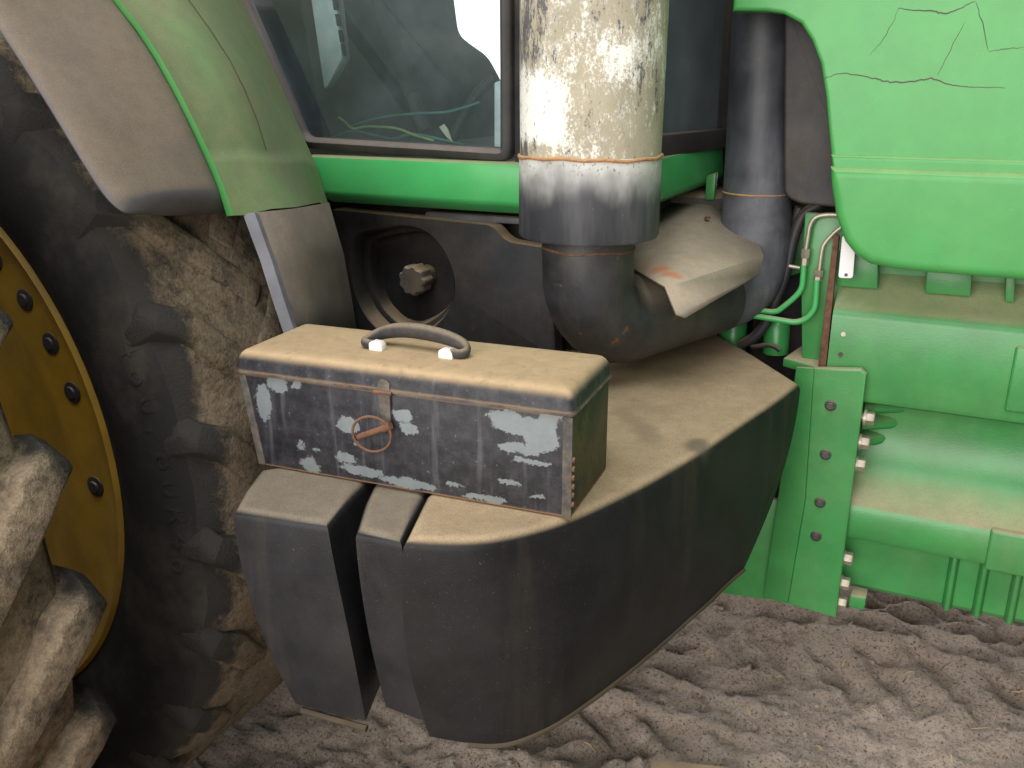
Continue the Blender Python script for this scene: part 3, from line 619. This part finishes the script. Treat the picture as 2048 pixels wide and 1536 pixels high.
# ---- knob panel
YP = 1.775
po = roundpoly([xz(p, YP) for p in [(658, 417), (985, 449), (1012, 482), (1100, 496), (1112, 720), (735, 720), (690, 560)]], [.02, .02, .02, .01, .01, .01, .03], 5)
def ring_px(pts): return [xz(p, YP) for p in pts]
oP = roundpoly(ring_px([(703, 470), (755, 456), (806, 448), (850, 458), (885, 492), (907, 540), (912, 580), (904, 612), (884, 642), (850, 668), (808, 684), (768, 672), (730, 634), (708, 585), (700, 535)]), .025, 3)
def cen(P): return (sum(p[0] for p in P)/len(P), sum(p[1] for p in P)/len(P))
bm = bmesh.new()
def addring(P, y): return [bm.verts.new((x, y, z)) for x, z in P]
def edges(vs): return [bm.edges.new((vs[i], vs[(i+1) % len(vs)])) for i in range(len(vs))]
r0 = inset(po, .006)
a = addring(r0, YP); b = addring(oP, YP); bmesh.ops.triangle_fill(bm, use_beauty=True, use_dissolve=False, edges=edges(a)+edges(b))
def bridge(u, v):
    for i in range(len(u)): bm.faces.new((u[i], u[(i+1) % len(u)], v[(i+1) % len(v)], v[i]))
c = addring(inset(po, .002), YP+.002); d_ = addring(po, YP+.007); e_ = addring(po, YP+.04); bridge(a, c); bridge(c, d_); bridge(d_, e_)
g1 = addring(inset(oP, .004), YP+.004); g2 = addring(inset(oP, .008), YP+.046); g3 = addring(inset(oP, .020), YP+.048); g4 = addring(inset(oP, .023), YP+.051); g5 = addring(inset(oP, .029), YP+.083)
bridge(b, g1); bridge(g1, g2); bridge(g2, g3); bridge(g3, g4); bridge(g4, g5); bm.faces.new(g5)
bmesh.ops.recalc_face_normals(bm, faces=bm.faces)
me = bpy.data.meshes.new('knob_panel'); bm.to_mesh(me); bm.free(); me.shade_smooth(); me.set_sharp_from_angle(angle=R(40)); me.materials.append(M_['plastic_plain'])
kp = bpy.data.objects.new('knob_panel', me); COL.objects.link(kp); par(kp, T)
kq = at(828, 560, 'Y', YP+.02); rings = []
for h, s in ((.062, .75), (.03, .78), (.028, .97), (.0, 1.0), (-.010, .97), (-.014, .86), (-.013, .5)):
    rings.append([(kq.x+math.cos(t)*.036*s*(1+.07*math.cos(9*t)*(s > .8)), kq.y+h, kq.z+math.sin(t)*.036*s*(1+.07*math.cos(9*t)*(s > .8))) for t in (2*math.pi*k/72 for k in range(72))])
mk('knob', *loft(rings), dusty('knob_plastic', (.06, .056, .055), .6, floor=.12), kp, ang=35)
MB().add(*box(-1.45, -.62, 1.88, 2.5, .9, 1.285)).build('cab_underside', M_['black'], T)
gbox('underside_strip', [(850, 424), (1090, 440), (1090, 452), (850, 438)], 1.80, 1.85, M_['liner_edge'], T)
# ---- cab sill
prof = [(.10, 1.392), (.012, 1.394), (.003, 1.390), (0, 1.382), (-.006, 1.318), (-.003, 1.310), (.004, 1.304), (.028, 1.290), (.034, 1.287), (.12, 1.286)]
nodes = [(-1.358, 1.70, 0, 1, .37), (-1.2, 1.70, 0, 1, 0), (-.75, 1.70, 0, 1, 0), (-.655, 1.712, .3, 1, 0), (-.60, 1.75, 1, .5, 0), (-.575, 1.85, 1, .2, 0), (-.535, 2.25, 1, .12, 0)]
rings = []
for x, y, nx, nyy, sl in nodes:
    l = math.hypot(nx, nyy); up_ = .02*max(0, (y-1.72)/.5); rings.append([(x-nx/l*h+(sl*(1.392-z)), y+nyy/l*h, z+up_) for h, z in prof])
mk('cab_sill', *loft(rings, closed=False, cap=False), M_['green'], T, ang=32)
gbox('sill_bracket', [(1412, 352), (1432, 345), (1428, 400), (1410, 400)], 2.12, 2.14, M_['green_cast'], T)
# ---- cab shell
YW = 1.725
win = [xz(p, YW) for p in [(600, 297), (1021, 325), (1028, 0)]]; sl = (win[2][0]-win[1][0])
lt = xz((470, 0), YW); k = (lt[0]-win[0][0])/(lt[1]-win[0][1]); ZR = 2.45
outl = [(win[0][0], win[0][1]), (win[1][0], win[1][1]), (win[1][0]+.0, ZR), (win[0][0]+k*(ZR-win[0][1]), ZR)]
ro = roundpoly(outl, [.035, .035, .03, .03], 6); ri = inset(ro, .026)
rings = []
for P, y in ((ro, YW+.03), (ro, YW+.006), (inset(ro, .004), YW), (inset(ro, .016), YW-.003), (inset(ro, .024), YW+.003), (ri, YW+.012), (ri, YW+.05)):
    rings.append([(x, y, z) for x, z in P])
cabf = mk('window_seal', *loft(rings, cap=False), M_['rubber'], T, ang=50)
V, F = loft([[(x, YW+.016, z) for x, z in inset(ro, .02)], [(x, YW+.021, z) for x, z in inset(ro, .02)]]); mk('window_glass', V, F, M_['glass'], T, smooth=False)
# inner band of the blacked-out glass edge on the slanted side
bl = [xz(p, YW+.03) for p in [(476, -10), (625, 298), (640, 298), (600, -10)]]
gb = loft([[(x, YW+.024, z) for x, z in [xz(p, YW+.024) for p in [(455, -60), (604, 292), (648, 292), (628, 180), (608, 60), (585, -60)]]], [(x, YW+.028, z) for x, z in [xz(p, YW+.024) for p in [(455, -60), (604, 292), (648, 292), (628, 180), (608, 60), (585, -60)]]]])
mk('glass_border', *gb, M_['black'], T)
xr = win[1][0]
MB().add(*box(xr+.004, xr+.19, YW+.004, YW+.09, 1.385, ZR)).build('door_pillar', M_['plastic_plain'], T, bevel=.01)
# front quarter glass and its frame
q0, q1 = Vector((-.60, 1.80, 0)), Vector((-.50, 2.32, 0))
qd = (q1-q0); qn = Vector((qd.y, -qd.x, 0)).normalized()
def qbox(t0, t1, z0, z1, o0, o1, name, mat):
    a, b = q0+qd*t0, q0+qd*t1; V = [p+qn*o+Vector((0, 0, z)) for p in (a, b) for o in (o0, o1) for z in (z0, z1)]
    return mk(name, V, box(0, 1, 0, 1, 0, 1)[1], mat, T, bevel=.003 if 'glass' not in name else 0)
qbox(0, .82, 1.44, ZR, -.03, -.025, 'quarter_glass', M_['glass_dust_reflect']); qbox(0, .82, 1.40, 1.445, -.05, 0, 'quarter_frame', M_['rubber'])
qbox(.80, 1.0, 1.40, ZR, -.07, 0, 'front_pillar', M_['black'])
MB().add(*box(-2.6, -.35, 1.66, 3.25, ZR+.01, ZR+.12)).build('cab_roof', M_['plastic_plain'], T, bevel=.02)
MB().add(*box(-2.5, -.80, 1.80, 3.15, 1.30, 1.385)).build('cab_floor', M_['floor'], T)
rw = MB().add(*box(-2.52, -2.45, 1.8, 3.2, 1.3, ZR)); rw.build('cab_rear_wall', M_['black'], T)
fw = MB().add(*box(-2.5, -1.95, 3.1, 3.16, 1.3, ZR)).add(*box(-1.95, -.5, 3.1, 3.16, 1.3, 1.52)).add(*box(-1.20, -.5, 3.1, 3.16, 1.5, ZR)); fw.build('cab_far_wall', M_['black'], T)
MB().add(*box(-1.05, -.70, 2.4, 3.16, 1.3, ZR)).build('dashboard', M_['plastic_plain'], T, bevel=.05)
MB().add(*box(-.66, -.50, 2.34, 2.9, .9, 2.3)).build('firewall', M_['black'], T)
ss = roundpoly([xz(p, 2.85) for p in [(640, 320), (640, -200), (850, -200), (905, -20), (917, 70), (945, 92), (975, 112), (1004, 165), (1030, 320)]], [.02, .02, .05, .03, .03, .03, .04, .03, .02], 4)
MB().add(*plate(ss, 2.45, .40, .04, 4)).build('operator_seat', M_['seat'], T)
tp = [xz(p, 1.79) for p in [(613, -60), (648, 178), (655, 172), (684, 116), (664, -60)]]
pn = MB().add(*plate(tp, 1.79, .03, .003, 2)).build('pale_panel', M_['pale'], T)  # pale blue-grey panel behind the window
for yy in (8, 40, 72, 100): gbox('slot', [(662+yy*.19, yy-12), (671+yy*.16, yy-12), (674+yy*.16, yy+12), (666+yy*.19, yy+12)], 1.7865, 1.7895, M_['black'], pn, 0)
gbox('pale_panel', [(988, 165), (1001, 160), (1001, 296), (988, 296)], 1.80, 1.82, M_['pale'], T)  # narrow pale upright behind the glass
px_tube('gas_strut', [(752, -30), (775, 60), (826, 186)], 2.0, .022, M_['seat'], 16, 3); px_tube('gas_strut', [(824, 182), (838, 232), (850, 262)], 2.0, .017, M_['rubber'], 16, 3)
px_tube('lever', [(990, 150), (950, 195), (915, 255), (900, 290)], 1.9, .012, M_['hose'], 12, 4)
px_tube('wire', [(678, 235), (690, 243), (702, 255), (712, 257), (735, 253), (790, 256), (830, 270), (868, 281)], 1.80, .0028, M_['wire_yellow'], 8)
px_tube('wire', [(665, 275), (705, 262), (740, 268), (785, 277), (825, 268), (880, 278), (930, 290)], 1.82, .0030, M_['wire_teal'], 8)
px_tube('wire', [(700, 252), (760, 235), (830, 227), (890, 224), (930, 214), (960, 204)], 1.86, .0028, M_['wire_teal'], 8)
# ---- rear fender
def curve_x(P):
    P = sorted(P, key=lambda p: p[1])
    def f(y):
        for a, b in zip(P, P[1:]):
            if y <= b[1] or b is P[-1]: return a[0]+(b[0]-a[0])*(y-a[1])/(b[1]-a[1])
    return f
cA = curve_x([(-130, -140), (-52, 0), (0, 78), (60, 170), (120, 268), (180, 368), (203, 405), (245, 432)])
cB = curve_x([(120, -140), (225, 0), (290, 82), (340, 170), (390, 270), (430, 360), (455, 432)])
cC = curve_x([(270, -140), (378, 0), (450, 100), (506, 212), (535, 308), (560, 360), (592, 414)])
cD = curve_x([(410, -140), (472, 0), (540, 150), (602, 292), (612, 312), (625, 360), (640, 406)])
def col(f, Y, ys): return [at(f(y), y, 'Y', Y) for y in ys]
ysA = [-140, -60, 0, 60, 120, 180, 240, 300, 350, 385, 410, 425]
# black outer part: rolled lip, dusty crown, butting against the green panel
ysF = ysA[:-3]
a0 = col(cA, .895, ysF) + [at(188, 380, 'Y', .895), at(214, 414, 'Y', .897), at(247, 431, 'Y', .905)]
a1 = [at(cA(y)+52, y+4, 'Y', .917) for y in ysF] + [at(243, 378, 'Y', .920), at(268, 404, 'Y', .928), at(296, 437, 'Y', .955)]
mid = [at(cA(y)*.5+cB(y)*.5+26, y, 'Y', 1.01) for y in ysF] + [at(345, 378, 'Y', 1.01), at(352, 402, 'Y', 1.018), at(366, 438, 'Y', 1.055)]
b0 = [at(cB(y)-1, y, 'Y', 1.10) for y in ysF] + [at(437, 380, 'Y', 1.10), at(447, 405, 'Y', 1.106), at(454, 431, 'Y', 1.14)]
und = [p+Vector((-.03, .02, .004)) for p in (a0[-1], a1[-1], mid[-1], b0[-1])]
V, F = loft([[a0[i]+Vector((-.012, .025, -.002)), a0[i], a1[i], mid[i], b0[i], b0[i]+Vector((-.012, .015, -.002))] for i in range(len(ysA))], closed=False, cap=False)
nn = len(V); V = V+[a0[-1]+Vector((-.03, .035, .004))]+[p for p in und]+[und[-1]+Vector((-.01, .015, .0))]
base = (len(ysA)-1)*6
for j in range(5): F.append((base+j, base+j+1, nn+j+1, nn+j))
fe = mk('rear_fender', V, F, M_['fender_black'], T, ang=75)
md = fe.modifiers.new('sub', 'SUBSURF'); md.levels = md.render_levels = 2
# green panel
ysG = [-140, -60, 0, 60, 120, 180, 240, 296, 311, 318, 330, 370, 415]
rows = []
for y in ysG:
    last = y == 415; low = y > 311
    yb = 432 if last else y; yc_ = 413 if last else y; yd = 405 if last else y
    B = at(cB(yb), yb, 'Y', 1.108); B1 = at(cB(yb)+12, yb-1, 'Y', 1.103); B2 = at(cB(yb)+32, yb-2, 'Y', 1.135); 
    Cc = at(cC(yc_), yc_, 'Y', 1.27); Dd = at(cD(yd)-2, yd, 'Y', 1.63); E1 = B2.lerp(Cc, .5)+Vector((.006, -.006, .004))
    rows.append([B+Vector((-.02, .02, -.006)), B, B1, B2, E1, Cc+Vector((-.001, 0, -.001)), Cc.lerp(Dd, .5), Dd, Dd+Vector((-.02, .06, -.02))])
    if 9 <= ysG.index(y): rows[-1] = rows[-1][:3]+[p+Vector((.007, -.006, .001)) for p in rows[-1][3:]]
rows.append([p+Vector((-.02, .018, .004)) for p in rows[-1]])
gp = mk('fender_panel', *loft(rows, closed=False, cap=False), M_['green_dusty'], T, ang=50)
P = [at(cC(y), y, 'Y', 1.2695) for y in (-140, -60, 0, 60, 120, 180, 240, 300)]
MB().add(*tube(P, .0008, 6)).build('panel_seam', M_['lip'], gp)
# liner below the fender
la = [at(*p, 'Y', 1.13) for p in [(486, 429), (520, 520), (545, 600), (585, 720)]]; lb = [at(*p, 'Y', 1.36) for p in [(658, 405), (688, 510), (704, 600), (724, 720)]]
le = [at(p[0]+24, p[1], 'Y', 1.14) for p in [(486, 425), (520, 520), (545, 600), (585, 720)]]
V, F = loft([[le[i], le[i].lerp(lb[i], .45)+Vector((.012, -.006, 0)), lb[i], lb[i]+Vector((-.30, .38, -.10))] for i in range(4)], closed=False, cap=False)
ln = mk('fender_liner', V, F, M_['liner'], T); md = ln.modifiers.new('thick', 'SOLIDIFY'); md.thickness = .01; md.offset = -1
V, F = loft([[la[i], le[i]+Vector((0, -.001, 0)), le[i]+Vector((0, .008, 0)), la[i]+Vector((-.002, .008, 0))] for i in range(4)]); mk('liner_edge', V, F, M_['liner_edge'], ln)
for z_ in (0,):
    V, F = box(-2.4, -1.65, 1.52, 1.6, .3, 1.6); mk('inner_fender', V, F, M_['black'], T)

# ------------------------------------------------------------------ toolbox
BA = at(1140, 1037, 'Z', .982); by = R(4.6); Lx = Vector((math.cos(by), math.sin(by), 0)); Dy = Vector((-Lx.y, Lx.x, 0)); BL, BD, BH = .512, .182, .151
ORG = BA-Lx*BL
TB = empty('toolbox', tuple(ORG), 'long black metal toolbox with chipped paint and dusty lid on the tank', 'toolbox'); TB.rotation_euler = (0, 0, by); bpy.context.view_layer.update()
def local(name, V, F, mat, parent, **k):
    o = mk(name, V, F, mat, None, **k); o.parent = parent; return o
sh_ = .021
V = [(0, 0, 0), (BL, 0, 0), (BL, BD, 0), (0, BD, 0), (-sh_, 0, BH), (BL, 0, BH), (BL, BD, BH), (-sh_, BD, BH)]
body = local('body', V, [(0, 1, 2, 3), (4, 7, 6, 5), (0, 4, 5, 1), (1, 5, 6, 2), (2, 6, 7, 3), (3, 7, 4, 0)], M_['box'], TB, bevel=.003)
def rrect(x0, x1, y0, y1, r, n=5): return roundpoly([(x0, y0), (x1, y0), (x1, y1), (x0, y1)], r, n)
rings = []; e = .0025
for ins, z in ((0, .1525), (-.001, .1545), (0, .158), (.0005, .168), (.002, .174), (.0055, .180), (.010, .1840), (.016, .1862), (.03, .1872), (.06, .1878)):
    x0, x1, y0, y1 = -sh_-e-.002+ins, BL+e-ins, -e+ins, BD+e-ins
    rings.append([(x, y, z+.0008*noise.noise(Vector((x*20, y*20, z*10)))) for x, y in rrect(x0, x1, y0, y1, max(.004, .012-ins*.4))])
lid = local('lid', *loft(rings), M_['lid'], TB, ang=60)
rp = [(x, y, .1515) for x, y in rrect(-sh_-.003, BL+.003, -.003, BD+.003, .01)]
local('seam_bead', *tube(rp, .0022, 6, closed=True), M_['trim'], lid)
# corner strips
for x0, x1, nm in ((-.001, .012, 'left'), (BL-.012, BL+.0015, 'right')):
    s0 = -sh_ if nm == 'left' else 0
    V = [(x0, -.0015, .002), (x1, -.0015, .002), (x1+s0, -.0015, .148), (x0+s0, -.0015, .148), (x0, .02, .002), (x1, .004, .002), (x1+s0, .004, .148), (x0+s0, .02, .148)]
    local('corner_strip', V, [(0, 1, 2, 3), (4, 7, 6, 5), (0, 4, 5, 1), (3, 2, 6, 7), (0, 3, 7, 4), (1, 5, 6, 2)], M_['trim'], body, bevel=.0008)
for k, z in enumerate((.02, .034, .047, .060, .073, .086)):
    local('rivet', *tube([(BL+.0005, .0035, z), (BL+.0045, .0035, z)], [.005, .0038], 10), M_['rust'], body)
# handle: strap grip with two bright clips
def bx_px(px, py, z): q = at(px, py, 'Z', .982+z) - ORG; return Vector((q.dot(Lx), q.dot(Dy), z))
e1, e2 = bx_px(766, 692, .1895), bx_px(900, 710, .1895); hy = (e1.y+e2.y)/2; hx0, hx1 = e1.x-.024, e2.x+.028
hp = [(e1.x-.004, hy-.012, .195), (hx0+.004, hy-.012, .196), (hx0, hy-.004, .199), (hx0+.016, hy+.012, .206), (hx0+.048, hy+.012, .2145), ((hx0+hx1)/2, hy+.010, .2165), (hx1-.042, hy+.006, .2135), (hx1-.012, hy+.004, .206), (hx1-.001, hy-.004, .199), (hx1-.006, hy-.012, .196), (e2.x+.006, hy-.012, .195)]
hpp = cr(hp, 5); nh = len(hpp)
local('handle', *tube(hpp, [.0074+.0066*math.sin(math.pi*min(1, max(0, (k/nh-.22)/.56)))**.7 for k in range(nh)], 14, sx=.78), M_['handle'], TB)
for e in (e1, e2):
    x = e.x; P = [(x-.0115, .1875), (x+.0115, .1875), (x+.0105, .197), (x+.006, .2015), (x-.006, .2025), (x-.0115, .199)]
    V, F = loft([[(a, hy-.020, b) for a, b in P], [(a, hy-.004, b) for a, b in P]]); local('handle_clip', V, F, M_['clip'], TB, bevel=.002)
# hasp and staple
hz = bx_px(772, 800, .13).x if False else .232
P = roundpoly([(hz-.008, .098), (hz+.009, .098), (hz+.010, .164), (hz+.004, .169), (hz-.006, .169), (hz-.010, .162)], .003)
V, F = plate(P, -.0055, .004, .001, 2); hasp = local('hasp', V, F, M_['trim'], TB)
local('hinge_pin', *tube([(hz-.015, -.006, .150), (hz+.014, -.006, .150)], .0032, 10), M_['rust'], hasp)
sx_ = hz+.004
local('staple', *tube(cr([(sx_, .0, .105), (sx_, -.014, .106), (sx_, -.018, .100), (sx_, -.014, .094), (sx_, .0, .094)], 4), .0022, 8), M_['rust'], TB)
# linch pin with its ring
pc = ORG+Lx*sx_+Dy*-.0135+Vector((0, 0, .1000))
LP = empty('linch_pin', tuple(pc), 'rusty linch pin with a wire ring hanging in the toolbox hasp', 'pin'); LP.rotation_euler = (0, 0, by); bpy.context.view_layer.update()
pd = Vector((-.047, -.004, -.021)); L = pd.length
local('pin', *tube([Vector((.010, 0, .0045)), Vector((.0095, 0, .0042)), pd*.0, pd*.06, pd*.07, pd*.96, pd], [.0052, .0066, .0066, .0064, .0047, .0045, .003], 14), M_['rust'], LP)
ctr = Vector((-.018, -.006, -.010)); rr = .0275
local('ring', *tube([ctr+Vector((math.cos(t)*rr*1.06, -.001+.004*math.cos(t), math.sin(t)*rr*.98)) for t in (2*math.pi*k/40 for k in range(40))], .0020, 8, closed=True), M_['rust'], LP)

# ------------------------------------------------------------------ litter
cl = MB(); rc_ = random.Random(5)
ico = bmesh.new(); bmesh.ops.create_icosphere(ico, subdivisions=1, radius=1); IV = [v.co.copy() for v in ico.verts]; IF = [tuple(v.index for v in f.verts) for f in ico.faces]; ico.free()
for k in range(5200):
    x, y = rc_.uniform(-1.3, .6), rc_.uniform(1.0, 3.0)
    if noise.noise(Vector((x*3, y*3, 4))) < rc_.uniform(-.45, .45): continue
    r_ = .0016+.0075*rc_.random()**4; z = ground_h(x, y); sc = [rc_.uniform(.6, 1.3) for _ in range(3)]; a_ = rc_.uniform(0, 6.3); ca, sa = math.cos(a_), math.sin(a_)
    VV = []
    for v in IV:
        j = 1+rc_.uniform(-.28, .28); q = Vector((v.x*sc[0], v.y*sc[1], v.z*sc[2]*.8))*r_*j; VV.append((x+q.x*ca-q.y*sa, y+q.x*sa+q.y*ca, z+r_*.25+q.z))
    cl.add(VV, IF)
o = cl.build('soil_crumbs', M_['ground'], ang=20); tag(o, 'loose crumbs and clods of brown soil on the dirt floor', 'soil', kind='stuff')
def gz(x, y): return ground_h(x, y)
STR = [(1962, 1440, .05, 40), (2040, 1372, .035, 10), (1420, 1290, .03, 70), (1180, 1480, .03, 20), (1640, 1475, .028, -30), (1245, 1500, .035, 60), (1820, 1340, .026, 15), (1500, 1410, .03, -50)]
for i, (px, py, L, a) in enumerate(STR + [(1350, 1400, .02, 80), (1730, 1400, .022, 130), (1905, 1500, .03, 100), (1560, 1330, .018, 20), (1075, 1512, .03, 140), (1690, 1310, .02, 60)]):
    q = at(px, py, 'Z', 0); a = R(a); d = Vector((math.cos(a), math.sin(a), 0))*L/2; pts = [q-d, q+Vector((0, 0, .002)), q+d]
    pts = [Vector((p.x, p.y, gz(p.x, p.y)+.0035)) for p in pts]; c = pts[1].copy(); pts = [p-c for p in pts]
    o = mk('straw', *tube(pts, [.0012, .0016, .001], 6), M_['straw']); o.location = c
    tag(o, 'short pale straw lying on the trodden brown dirt', 'straw', 'loose straws on the dirt floor')
q = [at(*p, 'Z', .02) for p in [(1305, 1521), (1490, 1540), (1470, 1600), (1290, 1580)]]
V, F = loft([[p for p in q], [p+Vector((0, 0, .004)) for p in q]]); o = mk('cardboard_scrap', V, F, M_['card'], bevel=.001)
tag(o, 'flat brown cardboard scrap lying on the dirt floor', 'cardboard')
q = [at(*p, 'Y', 1.79) for p in [(878, 254), (888, 248), (896, 258), (905, 284), (893, 274)]]
V, F = loft([q, [p+Vector((0, .002, 0)) for p in q]]); o = mk('paper_scrap', V, F, M_['paper']); tag(o, 'crumpled cream paper scrap inside the cab window above the green sill', 'paper')
